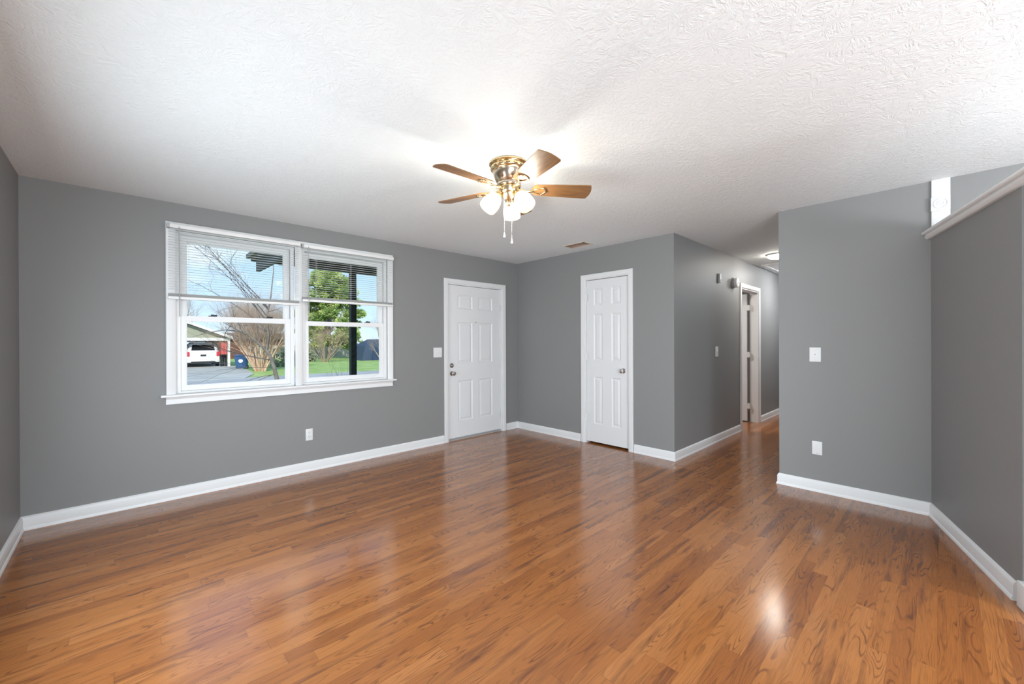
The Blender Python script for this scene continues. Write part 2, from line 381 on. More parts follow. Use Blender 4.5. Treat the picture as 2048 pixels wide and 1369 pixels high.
struct(MB().slab(fx_(0), YBACK-.1, R1, 0, H, 0, .12).build('wall_right', GREY), 'grey painted wall right of the hallway opening with two white plates', 'wall')
struct(MB().slab(fy_(YBACK), -4.95, 4.3, 0, H, -.12, 0).build('wall_back', GREY), 'grey wall behind the camera', 'wall')
struct(MB().slab(fx_(.80), YB+.11, 0, 0, H, 0, .08).build('wall_closet', GREY), 'partition wall between closet and bedroom', 'wall')
# angled partition right of the room, open above
du = Vector((-.96357, -.26747, 0)); dn = Vector((-.26747, .96357, 0))   # along the partition, and out of its room face
PC = Vector((0, R2, 0)); PLEN = 1.19; PTOP = 2.035
p0 = PC; p1 = PC+du*PLEN; p2 = p1-dn*.115; p3 = Vector((0, p2.y-(p2.x)*(du.y/du.x), 0))
struct(MB().prism([p0, p1, p2, p3], (0, 0, PTOP)).build('wall_partition', GREY), 'angled grey partition wall with white cap, open above it', 'wall')

BASE = [(0, 0), (.020, 0), (.020, .010), (.016, .018), (.0135, .022), (.0135, .074), (.011, .084), (.006, .092), (.0, .0955)]
def baseboard(name, path, label):
    m_ = MB().molding(path, (0, 0, 1), BASE); return struct(m_.build(name, WHITE, smooth=30), label, 'baseboard')
baseboard('baseboard_front', [(-1.312, 0, 0), (XL, 0, 0), (XL, YBACK, 0)], 'white baseboard under the window and along the left wall')
baseboard('baseboard_far', [(0, -1.166, 0), (0, 0, 0), (-.236, 0, 0)], 'white baseboard in corner between entry door and closet door')
baseboard('baseboard_hall', [(2.062, YB, 0), (0, YB, 0), (0, -1.918, 0)], 'white baseboard wrapping the corner into the hallway')
baseboard('baseboard_end', [(XE, R1, 0), (XE, YB, 0), (2.995, YB, 0)], 'white baseboard past the hallway doorway')
baseboard('baseboard_right', [p1-du*.05, PC, (0, R1, 0), (.9, R1, 0)], 'white baseboard under the two wall plates and along the angled partition')

# casings
CAS = [(0, 0), (0, .011), (.006, .014), (.022, .0155), (.044, .018), (.054, .018), (.058, .013), (.058, 0)]
def casing(name, pts, nrm, label, prof=CAS, closed=False):
    return struct(MB().molding(pts[::-1], nrm, prof, closed).build(name, WHITE, smooth=30), label, 'door casing')
# side = nrm x dir must point outwards from the opening
casing('trim_1', [(DOOR[1], 0, 0), (DOOR[1], 0, DOOR[3]), (DOOR[0], 0, DOOR[3]), (DOOR[0], 0, 0)], (0, -1, 0), 'white casing around the white entry door')
casing('trim_2', [(0, CLO[0], 0), (0, CLO[0], CLO[3]), (0, CLO[1], CLO[3]), (0, CLO[1], 0)], (-1, 0, 0), 'white casing around the narrow closet door')
casing('trim_3', [(HDO[1], YB, 0), (HDO[1], YB, HDO[3]), (HDO[0], YB, HDO[3]), (HDO[0], YB, 0)], (0, -1, 0), 'white casing around the hallway doorway')
# jambs lining the openings
def jamb(name, f, o, d0, d1, th, label):
    u0, u1, _, v1 = o
    struct(MB().slab(f, u0, u1, 0, v1, d0, d1, [(u0+th, u1-th, -1, v1-th)]).build(name, WHITE), label, 'door jamb')
jamb('trim_4', fy_(YB), HDO, .0, .115, .018, 'white jamb lining the hallway doorway')
jamb('trim_5', fy_(0), DOOR, .001, .16, .012, 'white jamb around the entry door slab')
jamb('trim_6', fx_(0), CLO, .001, .11, .010, 'white jamb around the closet door slab')
struct(MB().box(DOOR[0]+.012, DOOR[1]-.012, .0, .16, 0, .011, .003).build('trim_7', mat('pale_metal_threshold', (.66, .64, .62), .35, .6)), 'pale threshold under the entry door', 'threshold')

# ------------------------------------------------------------------ panelled doors
def panel_door(f, W_, H_, T_, panels):
    """f(u, v, d): d = 0 on the front face, d grows into the door"""
    m_ = MB(); us = sorted({0, W_, *[p[0] for p in panels], *[p[1] for p in panels]}); vs = sorted({0, H_, *[p[2] for p in panels], *[p[3] for p in panels]})
    isin = lambda a, b: any(p[0] < a < p[1] and p[2] < b < p[3] for p in panels)
    for i in range(len(us)-1):
        for j in range(len(vs)-1):
            a, b, c, d = us[i], us[i+1], vs[j], vs[j+1]
            if not isin((a+b)/2, (c+d)/2): m_.face([f(a, c, 0), f(b, c, 0), f(b, d, 0), f(a, d, 0)])
    for (a, b, c, d) in panels:
        steps = [(0, 0), (.004, .0035), (.013, .0085), (.020, .0085), (.043, .0025)]
        rings = [[f(a+k, c+k, dd), f(b-k, c+k, dd), f(b-k, d-k, dd), f(a+k, d-k, dd)] for k, dd in steps]
        for A, B in zip(rings, rings[1:]):
            for q in range(4): m_.face([A[q], A[(q+1) % 4], B[(q+1) % 4], B[q]])
        m_.face(rings[-1])
    m_.face([f(0, 0, T_), f(0, H_, T_), f(W_, H_, T_), f(W_, 0, T_)])
    m_.face([f(0, 0, 0), f(0, H_, 0), f(0, H_, T_), f(0, 0, T_)]); m_.face([f(W_, 0, 0), f(W_, 0, T_), f(W_, H_, T_), f(W_, H_, 0)])
    m_.face([f(0, H_, 0), f(W_, H_, 0), f(W_, H_, T_), f(0, H_, T_)]); m_.face([f(0, 0, 0), f(0, 0, T_), f(W_, 0, T_), f(W_, 0, 0)])
    bmesh.ops.remove_doubles(m_.bm, verts=m_.bm.verts, dist=1e-5)
    return m_
def knob(parent, o, ax, m_, rose=.033, kr=.027, reach=.062, name='doorknob'):
    prof = [(0, 0), (rose, 0), (rose, .003), (rose*.86, .009), (.014, .012), (.0115, .018), (.012, reach-.040), (.019, reach-.034), (kr*.93, reach-.024), (kr, reach-.014), (kr*.93, reach-.005), (kr*.6, reach-.0005), (0, reach)]
    return MB().lathe(prof, o, ax, 28).build(name, m_, parent, 40)
def hinges(parent, pts, ax):
    for (x, y, z) in pts:
        h_ = MB().tube([(x, y, z-.045), (x, y, z+.045)], .0065, 10)
        for k in (-.05, .05): h_.sphere((x, y, z+k), .0072, 8)
        a = Vector(ax)*.03
        h_.obox(Vector((x, y, z-.044))-a, a*2, Vector((0, .003, 0)) if abs(ax[0]) > .5 else Vector((.003, 0, 0)), (0, 0, .088))
        h_.build('hinge', WHITE, parent, 40)
SW = DOOR[1]-DOOR[0]-.030
PAN = [(.165-.004, .165+.238, 1.700, 1.878), (.511, .511+.245, 1.700, 1.878), (.161, .403, .985, 1.525), (.511, .756, .985, 1.525), (.161, .403, .225, .755), (.511, .756, .225, .755)]
YD = .024
d1 = panel_door(lambda u, v_, d: (DOOR[0]+.015+u, YD+d, .016+v_), SW, 2.008, .044, PAN).build('door_1', mat('white_door_enamel', (.79, .79, .80), .36))
struct(d1, 'white six panel entry door with deadbolt and round knob', 'door')
knob(d1, (-1.170, YD, .873), (0, -1, 0), NICKEL)
db = MB().lathe([(0, 0), (.030, 0), (.030, .004), (.025, .013), (.018, .016), (0, .016)], (-1.172, YD, .976), (0, -1, 0), 28).build('deadbolt', PEWTER, d1, 40)
MB().obox((-1.1785, YD-.030, .9625), (.011, 0, .0), (0, .016, 0), (.003, 0, .027), .002).build('thumb_turn', NICKEL, d1, 40)
MB().lathe([(0, 0), (.008, 0), (.008, .003), (.004, .004), (0, .003)], (-.766, YD, 1.548), (0, -1, 0), 16).build('peephole', PEWTER, d1, 40)
hinges(d1, [(DOOR[1]-.006, .004, z) for z in (1.76, .98, .235)], (1, 0, 0))
MB().box(DOOR[0]+.016, DOOR[1]-.016, YD-.004, YD+.012, .012, .030, .002).build('door_sweep', mat('grey_sweep', (.35, .35, .36), .5), d1)

CW = CLO[1]-CLO[0]-.026
cu = lambda y: CLO[1]-.013-y                      # u is measured from the hinge side
fC = lambda u, v_, d: (.020+d, CLO[1]-.013-u, .022+v_)
cy = lambda y: (CLO[1]-.013)-y
PAN2 = [(.105, .232, 1.712, 1.918), (.362, .489, 1.712, 1.918), (.105, .232, 1.022, 1.602), (.362, .489, 1.022, 1.602), (.105, .232, .226, .818), (.362, .489, .226, .818)]
d2 = panel_door(fC, CW, 2.028, .035, PAN2).build('door_2', bpy.data.materials['white_door_enamel'])
struct(d2, 'narrow white six panel closet door with polished round knob', 'door')
knob(d2, (.020, -1.768, .932), (-1, 0, 0), CHROME)
hinges(d2, [(.002, CLO[1]-.006, z) for z in (1.84, 1.085, .325)], (0, 1, 0))
MB().box(.020, .050, CLO[0]+.0105, CLO[0]+.0135, .90, .965).build('latch_plate', CHROME, d2)
# dark inside the closet shows under the door, with nothing built for it
# hallway door, swung into the bedroom
fD = lambda u, v_, d: (2.868+d, YB+.145+u, .016+v_)
d3 = panel_door(fD, .762, 2.0, .035, [(.11, .325, 1.70, 1.88), (.435, .65, 1.70, 1.88), (.11, .325, 1.0, 1.6), (.435, .65, 1.0, 1.6), (.11, .325, .22, .82), (.435, .65, .22, .82)]).build('door_3', bpy.data.materials['white_door_enamel'])
struct(d3, 'white door standing open inside the hallway doorway', 'door')
for z in (1.80, 1.06, .25):
    MB().box(2.870, 2.909, YB+.108, YB+.148, z-.040, z+.040, .002).tube([(2.88, YB+.130, z-.05), (2.88, YB+.130, z+.05)], .007, 10).build('hinge', WHITE, d3)

# ------------------------------------------------------------------ window
XM = -3.012
WC = [(0, 0), (0, .010), (.007, .014), (.030, .016), (.050, .019), (.060, .019), (.064, .014), (.064, 0)]
wt = MB().molding([(WIN[0], 0, WIN[2]), (WIN[0], 0, WIN[3]), (WIN[1], 0, WIN[3]), (WIN[1], 0, WIN[2])], (0, -1, 0), WC)
wt.box(XM-.030, XM+.030, -.014, .0, WIN[2], WIN[3], .004).box(XM-.018, XM+.018, -.018, -.013, WIN[2], WIN[3], .002)
struct(wt.build('trim_8', WHITE, smooth=30), 'white casing around the double window', 'window casing')
st = MB().box(-4.045, -1.985, -.052, .03, .842, .862, .006, 3)
struct(st.build('trim_9', WHITE, smooth=40), 'white stool ledge below the double window', 'window sill')
ap = MB().prism([(-4.010, 0, .842), (-4.010, -.022, .842), (-4.010, -.020, .830), (-4.010, -.014, .824), (-4.010, -.013, .800), (-4.010, -.017, .792), (-4.010, -.017, .783), (-4.010, 0, .781)], (1.992, 0, 0))
struct(ap.build('trim_10', WHITE, smooth=30), 'white apron moulding under the window stool', 'window trim')
def window_unit(name, x0, x1, mid, label):
    z0, z1 = WIN[2], WIN[3]
    t_ = thing(name, label, 'window', ((x0+x1)/2, .05, z0), kind='structure')
    fr_ = MB().slab(fy_(.018), x0, x1, z0, z1, 0, .110, [(x0+.022, x1-.022, z0+.020, z1-.022)])
    for sx in (x0+.022, x1-.032): fr_.box(sx, sx+.010, .020, .030, z0+.02, z1-.022)
    fr_.build('window_frame', VINYL, t_)
    a, b = x0+.026, x1-.026
    def sash(nm, zb, zt, y, bot, top, stile):
        s_ = MB().slab(fy_(y), a, b, zb, zt, 0, .030, [(a+stile, b-stile, zb+bot, zt-top)])
        g = .006
        s_.slab(fy_(y+.008), a+stile-.001, b-stile+.001, zb+bot-.001, zt-top+.001, 0, .014, [(a+stile+g, b-stile-g, zb+bot+g, zt-top-g)])
        sh = s_.build(nm, VINYL, t_)
        MB().box(a+stile-.002, b-stile+.002, y+.013, y+.017, zb+bot-.002, zt-top+.002).build('glass_pane', GLASS, sh)
        return sh
    lo = sash('lower_sash', z0+.022, mid+.018, .034, .038, .040, .044)
    sash('upper_sash', mid-.022, z1-.024, .070, .030, .048, .050)
    for fx in (.27, .78):
        xk = a+(b-a)*fx
        lk = MB().box(xk-.030, xk+.030, .040, .062, mid+.018, mid+.026, .002).lathe([(0, 0), (.013, 0), (.013, .010), (0, .012)], (xk, .052, mid+.026), (0, 0, 1), 14).box(xk-.004, xk+.032, .036, .046, mid+.026, mid+.034, .002)
        lk.build('sash_lock', BLACK, lo)
window_unit('window_1', WIN[0], XM-.032, 1.495, 'left hand white vinyl window looking out on the carport and the tan bare shrub')
window_unit('window_2', XM+.032, WIN[1], 1.480, 'right hand white vinyl window looking out past the dark porch post')

def blind(x0, x1, ztop, zbot, nst, wz, wx, label):
    t_ = thing('window_blind', label, 'window blind', ((x0+x1)/2, -.045, zbot), group='raised mini blinds on the window')
    MB().box(x0, x1, -.060, -.024, ztop-.030, ztop, .003).build('headrail', BLIND, t_, 40)
    for sx in (x0-.002, x1-.016):
        MB().box(sx, sx+.018, -.062, -.0205, ztop-.032, ztop+.004, .002).build('mounting_bracket', GREYPLASTIC if sx < x0 else BLIND, t_, 40)
    s_ = MB(); n = 0; z = ztop-.040
    def slat(zz, tilt):
        P = []
        for q, dz in ((-.0125, 0.), (-.0042, .0016), (.0042, .0016), (.0125, 0.)):
            P.append((-.042+q, zz+dz+q*tilt))
        A = [s_.bm.verts.new((x0+.006, y, zz_)) for y, zz_ in P]; B = [s_.bm.verts.new((x1-.006, y, zz_)) for y, zz_ in P]
        A2 = [s_.bm.verts.new((x0+.006, y, zz_-.0007)) for y, zz_ in P]; B2 = [s_.bm.verts.new((x1-.006, y, zz_-.0007)) for y, zz_ in P]
        for k in range(3):
            s_.bm.faces.new((A[k], B[k], B[k+1], A[k+1])); s_.bm.faces.new((A2[k], A2[k+1], B2[k+1], B2[k]))
        s_.bm.faces.new((A[0], A2[0], B2[0], B[0])); s_.bm.faces.new((A[3], B[3], B2[3], A2[3]))
    zb = zbot+.050
    while z > zb+.012:
        slat(z, .05); z -= .0213
    for k in range(nst): slat(zbot+.024+k*.0026, .0)
    s_.build('slats', BLIND, t_, 40)
    MB().box(x0+.004, x1-.004, -.056, -.028, zbot, zbot+.022, .004).build('bottom_rail', BLIND, t_, 40)
    for fx in (.14, .5, .86):
        xx = x0+(x1-x0)*fx
        MB().tube([(xx, -.0555, zbot+.01), (xx, -.0555, ztop-.02)], .0007, 5).tube([(xx, -.0285, zbot+.01), (xx, -.0285, ztop-.02)], .0007, 5).build('ladder_cord', BLIND, t_)
    MB().tube([(wx, -.066, ztop-.022), (wx, -.067, wz)], .0035, 6).tube([(wx, -.058, ztop-.016), (wx, -.066, ztop-.022)], .002, 6).build('tilt_wand', WANDM, t_)
blind(-4.000, -3.008, 2.253, 1.643, 9, 1.500, -3.925, 'raised white mini blind on the left window, hanging slightly lower')
blind(-2.990, -2.026, 2.246, 1.687, 9, 1.547, -2.934, 'raised white mini blind on the right window, in front of the porch post')

# frames added around the unseen fill lights above; no opening behind them
ff1 = thing('fill_frame_1', 'white frame added around the fill light on the left wall behind the camera', 'patio door', (XL, -6.05, 0), kind='structure')
MB().slab(fx_(XL), -7.18, -4.92, 0, 2.0, .0, .05, [(-7.11, -4.99, .08, 1.88)]).build('window_frame', VINYL, ff1)
ff2 = thing('fill_frame_2', 'white frame added around the fill light on the left wall, out of view', 'window', (XL, -2.15, 0), kind='structure')
MB().slab(fx_(XL), -3.12, -1.18, .45, 1.70, .0, .05, [(-3.05, -1.25, .53, 1.63)]).build('window_frame', VINYL, ff2)
ff3 = thing('fill_frame_3', 'white frame added around the fill light on the back wall behind the camera', 'glazed door', (-4.02, -7.25, 0), kind='structure')
MB().slab(fy_(-7.25), -4.60, -3.44, 0, 2.06, .0, .05, [(-4.53, -3.51, .08, 1.97)]).build('window_frame', VINYL, ff3)
# ------------------------------------------------------------------ wall plates and small devices
def plate(name, o, u, n_, w_, h_, label, cat, th=.006):
    """o: centre on the wall, u: horizontal along the wall, n_: out of the wall"""
    o, u, n_ = Vector(o), Vector(u), Vector(n_)
    t_ = thing(name, label, cat, o)
    MB().obox(o-u*w_/2-Vector((0, 0, h_/2)), u*w_, n_*th, (0, 0, h_), .0022).build('cover_plate', PLASTIC, t_, 40)
    return t_, o, u, n_, th
def screws(t_, o, u, n_, th, pts):
    for a, b in pts: MB().lathe([(0, 0), (.0032, 0), (.0028, .0009), (0, .0011)], o+u*a+n_*th+Vector((0, 0, b)), n_, 10).build('screw', PLASTIC, t_, 40)
def toggle(t_, o, u, n_, th, a, upw):
    c_ = o+u*a+n_*th
    MB().obox(c_-u*.0055-Vector((0, 0, .012)), u*.011, n_*.0012, (0, 0, .024), .0004).build('toggle_slot', PLASTIC, t_)
    s = 1 if upw else -1
    MB().prism([c_-u*.004+Vector((0, 0, -.006*s)), c_-u*.004+Vector((0, 0, .006*s)), c_-u*.004+n_*.011+Vector((0, 0, .0115*s)), c_-u*.004+n_*.012+Vector((0, 0, .006*s))], u*.008).build('toggle', PLASTIC, t_)
a_ = plate('light_switch', (-1.402, 0, 1.151), (1, 0, 0), (0, -1, 0), .122, .122, 'white double toggle switch beside the entry door casing', 'light switch')
toggle(*a_, -.024, False); toggle(*a_, .024, True); screws(*a_, [(-.024, .030), (-.024, -.030), (.024, .030), (.024, -.030)])
a_ = plate('light_switch', (0, -3.620, 1.163), (0, -1, 0), (-1, 0, 0), .080, .121, 'white single switch plate on the wall right of the hallway', 'light switch')
toggle(*a_, 0, True); screws(*a_, [(0, .030), (0, -.030)])
a_ = plate('light_switch', (1.196, YB, 1.147), (1, 0, 0), (0, -1, 0), .076, .128, 'white single switch on the dark hallway wall, below the slim sensor', 'light switch', .009)
toggle(*a_, 0, True); screws(*a_, [(0, .030), (0, -.030)])
a_ = plate('blank_wall_plate', (0, -3.632, .370), (0, -1, 0), (-1, 0, 0), .070, .113, 'blank white plate low on the wall right of the hallway', 'wall plate')
MB().obox(a_[1]+Vector((-.0075, -.004, -.046)), (0, .008, 0), (.002, 0, 0), (0, 0, .004)).build('plate_mark', GREYPLASTIC, a_[0])
a_ = plate('power_outlet', (-2.917, 0, .3645), (1, 0, 0), (0, -1, 0), .066, .115, 'white duplex outlet low on the wall below the window', 'power outlet')
for zc in (.0195, -.0195):
    o_ = a_[1]+Vector((0, -.006, zc))
    rc = MB().lathe([(0, 0), (.0172, 0), (.0168, .0016), (0, .0018)], o_, (0, -1, 0), 24).build('receptacle', PLASTIC, a_[0], 40)
    sl = MB()
    for dx, hh in ((-.0064, .009), (.0064, .0075)): sl.box(o_.x+dx-.0011, o_.x+dx+.0011, o_.y-.0022, o_.y-.001, o_.z-hh/2+.003, o_.z+hh/2+.003)
    sl.lathe([(0, 0), (.0026, 0), (.0026, .0005), (0, .0005)], o_+Vector((0, -.0018, -.0085)), (0, -1, 0), 10)
    sl.build('contact_slots', BLACK, rc)
screws(*a_, [(0, 0)])
sn = thing('door_chime_sensor', 'slim pale sensor strip high on the hallway wall', 'sensor', (1.281, YB, 2.085))
MB().box(1.258, 1.304, YB-.024, YB, 2.026, 2.144, .007, 3).build('sensor_body', mat('pale_grey_plastic', (.55, .55, .55), .4), sn, 40)
MB().box(1.272, 1.290, YB-.0255, YB-.022, 2.05, 2.07, .001).build('sensor_button', GREYPLASTIC, sn, 40)
sm = thing('smoke_alarm', 'round white smoke alarm on the hallway wall above the doorway', 'smoke alarm', (1.805, YB, 2.075))
MB().lathe([(0, 0), (.074, 0), (.074, .012), (.068, .020), (.060, .020), (.060, .026), (0, .026)], (1.805, YB, 2.075), (0, -1, 0), 40).build('alarm_base', mat('grey_alarm_plastic', (.40, .40, .40), .5), sm, 40)
MB().lathe([(.058, .024), (.066, .030), (.068, .052), (.062, .062), (.045, .066), (0, .068)], (1.805, YB, 2.075), (0, -1, 0), 40).build('alarm_cover', PLASTIC, sm, 40)
MB().lathe([(0, .066), (.012, .066), (.011, .071), (0, .072)], (1.805, YB, 2.075), (0, -1, 0), 20).build('test_button', PLASTIC, sm, 40)

# ------------------------------------------------------------------ partition cap, casing with rosette, end block
q0 = PC + dn*0; 
cap = MB()
capprof = [(-.125, .015), (.0, .015), (.0, .0), (.018, .0), (.028, .006), (.033, .015), (.032, .024), (.028, .030), (.028, .033), (.046, .033), (.051, .038), (.051, .048), (.047, .053), (-.125, .053)]
# side = z x dir : with dir running from the corner outwards (du), side = +dn? choose by order
cs = Vector((0, 0, 1)).cross(du)
sgn = 1 if cs.dot(dn) > 0 else -1
A0 = PC+du*(-.004); A1 = PC+du*(PLEN+.30)
ext = .0
path = [A0+Vector((0, 0, PTOP-.015)), A1+Vector((0, 0, PTOP-.015))] if sgn > 0 else [A1+Vector((0, 0, PTOP-.015)), A0+Vector((0, 0, PTOP-.015))]
cap.molding(path, (0, 0, 1), capprof)
# trim the cap flush with the wall plane x = 0
bmesh.ops.bisect_plane(cap.bm, geom=cap.bm.verts[:]+cap.bm.edges[:]+cap.bm.faces[:], plane_co=(-.0005, 0, 0), plane_no=(1, 0, 0), clear_outer=True)
struct(cap.build('trim_11', WHITE, smooth=30), 'white moulded cap along the top of the angled partition', 'wall cap')
pt = MB().box(-.020, 0, -4.408, -4.313, PTOP+.034, H, .003)
po = struct(pt.build('trim_12', WHITE, smooth=40), 'white casing board with round rosette block above the partition corner', 'casing')
MB().box(-.030, -.001, -4.4085, -4.3105, 2.214, 2.312, .003).build('rosette_block', WHITE, po, 40)
MB().lathe([(.0385, 0), (.0375, .004), (.034, .005), (.031, .001), (.024, -.001), (.019, .003), (.016, .004), (.013, .001), (.009, .001), (.006, .004), (0, .005)], (-.030, -4.3595, 2.263), (-1, 0, 0), 36).build('rosette', WHITE, po, 40)
eb = MB().obox(p1-du*.004-dn*.135, du*.11, dn*.155, (0, 0, .125), .006)
for k in range(4): eb.obox(p1+du*.010-dn*(.125-k*.033), du*.078, dn*.018, (0, 0, 2.015), .006)
struct(eb.build('trim_13', WHITE, smooth=40), 'white fluted end board with plinth block at the partition end', 'casing')

# ------------------------------------------------------------------ ceiling vent, hall lamp, attic hatch
cv = thing('ceiling_vent', 'open tan metal vent register in the ceiling near the closet', 'ceiling vent', ((VENT[0]+VENT[1])/2, (VENT[2]+VENT[3])/2, H))
TAN = mottled('tan_duct_metal', (.36, .24, .18), (.44, .31, .25), 14, .5)
bt = MB().slab(fz_(H-.001), VENT[0]+.002, VENT[1]-.002, VENT[2]+.002, VENT[3]-.002, 0, .19, [(VENT[0]+.005, VENT[1]-.005, VENT[2]+.005, VENT[3]-.005)])
bt.box(VENT[0]+.003, VENT[1]-.003, VENT[2]+.003, VENT[3]-.003, H+.185, H+.19)
bt.build('duct_boot', TAN, cv)
MB().slab(fz_(H-.005), VENT[0]-.012, VENT[1]+.012, VENT[2]-.012, VENT[3]+.012, 0, .0045, [(VENT[0]+.004, VENT[1]-.004, VENT[2]+.004, VENT[3]-.004)]).build('rim', mat('cream_vent_rim', (.72, .66, .56), .5), cv)
MB().obox((VENT[0]+.006, VENT[2]+.007, H+.006), (0, .140, .030), (.148, 0, 0), (0, .002, .002)).build('damper_flap', mat('brown_damper_metal', (.06, .034, .018), .6), cv)
hl = thing('ceiling_light', 'lit round flush ceiling light in the hallway', 'ceiling light', (2.10, -2.85, H))
MB().lathe([(0, 0), (.130, 0), (.134, .008), (.130, .018), (.122, .020), (0, .020)], (2.10, -2.85, H), (0, 0, -1), 40).build('light_base', PLASTIC, hl, 40)
MB().lathe([(.123, .018), (.121, .030), (.105, .044), (.07, .055), (.035, .060), (0, .061)], (2.10, -2.85, H), (0, 0, -1), 32).build('diffuser', HALLM, hl, 40)
ah = MB().slab(fz_(H-.001), 2.865, 3.86, -2.86, -2.51, -.006, 0)
struct(ah.build('trim_14', SMOOTHCEIL), 'white attic hatch panel in the hallway ceiling', 'attic hatch')
struct(MB().molding([(3.86, -2.86, H), (3.86, -2.51, H), (2.865, -2.51, H), (2.865, -2.86, H)], (0, 0, -1), [(0, 0), (0, .012), (.03, .016), (.05, .014), (.054, 0)], True).build('trim_15', WHITE, smooth=30), 'white trim around the attic hatch in the hallway', 'hatch trim')
bl = thing('ceiling_light', 'lit round flush ceiling light added unseen in the bedroom to brighten the open door', 'ceiling light', (1.9, -1.0, H))  # added lamp, out of view, to brighten the open bedroom door
MB().lathe([(0, 0), (.150, 0), (.155, .010), (.150, .026), (0, .028)], (1.9, -1.0, H), (0, 0, -1), 32).build('light_base', PLASTIC, bl, 40)
MB().lathe([(.142, .026), (.140, .040), (.120, .058), (.08, .072), (.04, .078), (0, .08)], (1.9, -1.0, H), (0, 0, -1), 24).build('diffuser', emitter('bedroom_fill_diffuser', (1, .98, .95), BEDROOM_FILL), bl, 40)
hl2 = thing('ceiling_light', 'lit round flush ceiling light added at the hidden far end to brighten the hallway', 'ceiling light', (3.45, -3.05, H))  # second hall lamp added out of view to lift the hallway wall
MB().lathe([(0, 0), (.150, 0), (.155, .010), (.150, .026), (0, .028)], (3.45, -3.05, H), (0, 0, -1), 32).build('light_base', PLASTIC, hl2, 40)
MB().lathe([(.142, .026), (.140, .040), (.120, .058), (.08, .072), (.04, .078), (0, .08)], (3.45, -3.05, H), (0, 0, -1), 24).build('diffuser', emitter('hall_fill_diffuser', (.95, .98, 1), 95.0), hl2, 40)
# lamp over the dining end, right of the camera and out of the frame
dp = thing('pendant_lamp', 'globe pendant over the dining end, out of frame at right', 'pendant lamp', (-1.32, -5.75, 1.75))
MB().lathe([(0, 0), (.06, 0), (.055, .02), (.01, .03), (.006, .035), (.006, .58)], (-1.32, -5.75, H), (0, 0, -1), 20).build('stem', ANTIQUE, dp, 40)
MB().sphere((-1.32, -5.75, 1.73), .13, 20).build('globe', DINEM, dp, 180)

# ------------------------------------------------------------------ ceiling fan
FX, FY = -2.446, -2.422
fan = thing('ceiling_fan', 'brass ceiling fan with five wooden blades and three lit frosted shades', 'ceiling fan', (FX, FY, H))
O = (FX, FY, H); DN = (0, 0, -1)
MB().lathe([(0, 0), (.122, 0), (.128, .004), (.128, .012), (.122, .018), (.116, .020), (.118, .026), (.121, .034), (.119, .044), (.112, .050), (.106, .054), (.104, .062), (.100, .066)], O, DN, 56).build('canopy', BRASS, fan, 40)
mh = MB().lathe([(.104, .060), (.102, .070), (.095, .094), (.084, .114), (.076, .124), (.072, .128), (.078, .132), (.080, .142), (.076, .150), (.060, .152), (0, .152)], O, DN, 56).build('motor_housing', ANTIQUE, fan, 40)
DARKSLOT = mat('dark_slot_brass', (.16, .10, .05), .4, 1.)
for k in range(16):
    a = 2*math.pi*k/16; c_, s_ = math.cos(a), math.sin(a)
    b_ = Vector((FX+c_*.1185, FY+s_*.1185, H-.041)); tg = Vector((-s_, c_, 0)); rd = Vector((c_, s_, 0))
    MB().obox(b_-tg*.013-rd*.002, tg*.026, rd*.004, (0, 0, .010), .002).build('vent_slot', DARKSLOT, mh, 40)
MB().lathe([(0, .150), (.062, .150), (.066, .156), (.062, .186), (.058, .194), (.052, .198), (.050, .206), (.040, .226), (.026, .240), (.014, .250), (.010, .262), (.013, .268), (.008, .276), (0, .278)], O, DN, 44).build('switch_housing', BRASS, fan, 40)
ZB = H-.165
def blade_mesh():
    m_ = MB(); out = []
    r0, r1, w0, w1 = .150, .540, .056, .073
    def outline():
        pts = []
        for k in range(9):                       # rounded root
            a = math.pi/2+math.pi*k/8; pts.append((r0+.035+.040*math.cos(a)*.9, w0*math.sin(a)))
        pts.append((.30, -w0-.008)); pts.append((r1-.045, -w1))
        for k in range(1, 6):
            a = -math.pi/2+(math.pi/2-.35)*k/5; pts.append((r1-.018+.012*math.cos(a), -w1+.012+.012*math.sin(a)))
        for k in range(1, 8):                    # slightly bowed tip
            q = -1+2*k/8; pts.append((r1-.006+.012*(1-q*q), (w1-.012)*q))
        for k in range(0, 5):
            a = .35+(math.pi/2-.35)*k/5; pts.append((r1-.018+.012*math.cos(a), w1-.012+.012*math.sin(a)))
        pts.append((r1-.045, w1)); pts.append((.30, w0+.008))
        return pts
    pitch = math.radians(-13); sp_, cp_ = math.sin(pitch), math.cos(pitch)
    P = [Vector((x, y*cp_, y*sp_)) for x, y in outline()]
    m_.prism(P, (0, -.006*sp_, .006*cp_))
    return m_
def iron_mesh():
    m_ = MB(); pitch = math.radians(-13); sp_, cp_ = math.sin(pitch), math.cos(pitch)
    T = lambda x, y, z=-.003: Vector((x, y*cp_, y*sp_+z))
    m_.tube([(.060, 0, -.002), (.085, 0, -.004), (.110, 0, -.012), (.135, 0, -.010), T(.158, 0, -.005)], [.012, .011, .009, .009, .008], 8)
    m_.tube([T(.152, 0), T(.175, .016), T(.200, .027), T(.222, .033)], [.007, .006, .0055, .005], 8)
    m_.tube([T(.152, 0), T(.175, -.016), T(.200, -.027), T(.222, -.033)], [.007, .006, .0055, .005], 8)
    m_.tube([T(.222, .033), T(.236, .022), T(.243, .0), T(.236, -.022), T(.222, -.033)], [.005, .006, .006, .006, .005], 8)
    for x, y in ((.222, .033), (.222, -.033), (.160, 0)): m_.lathe([(0, 0), (.008, 0), (.007, .004), (0, .005)], T(x, y, -.005), (0, sp_, -cp_), 12)
    return m_
proto = None
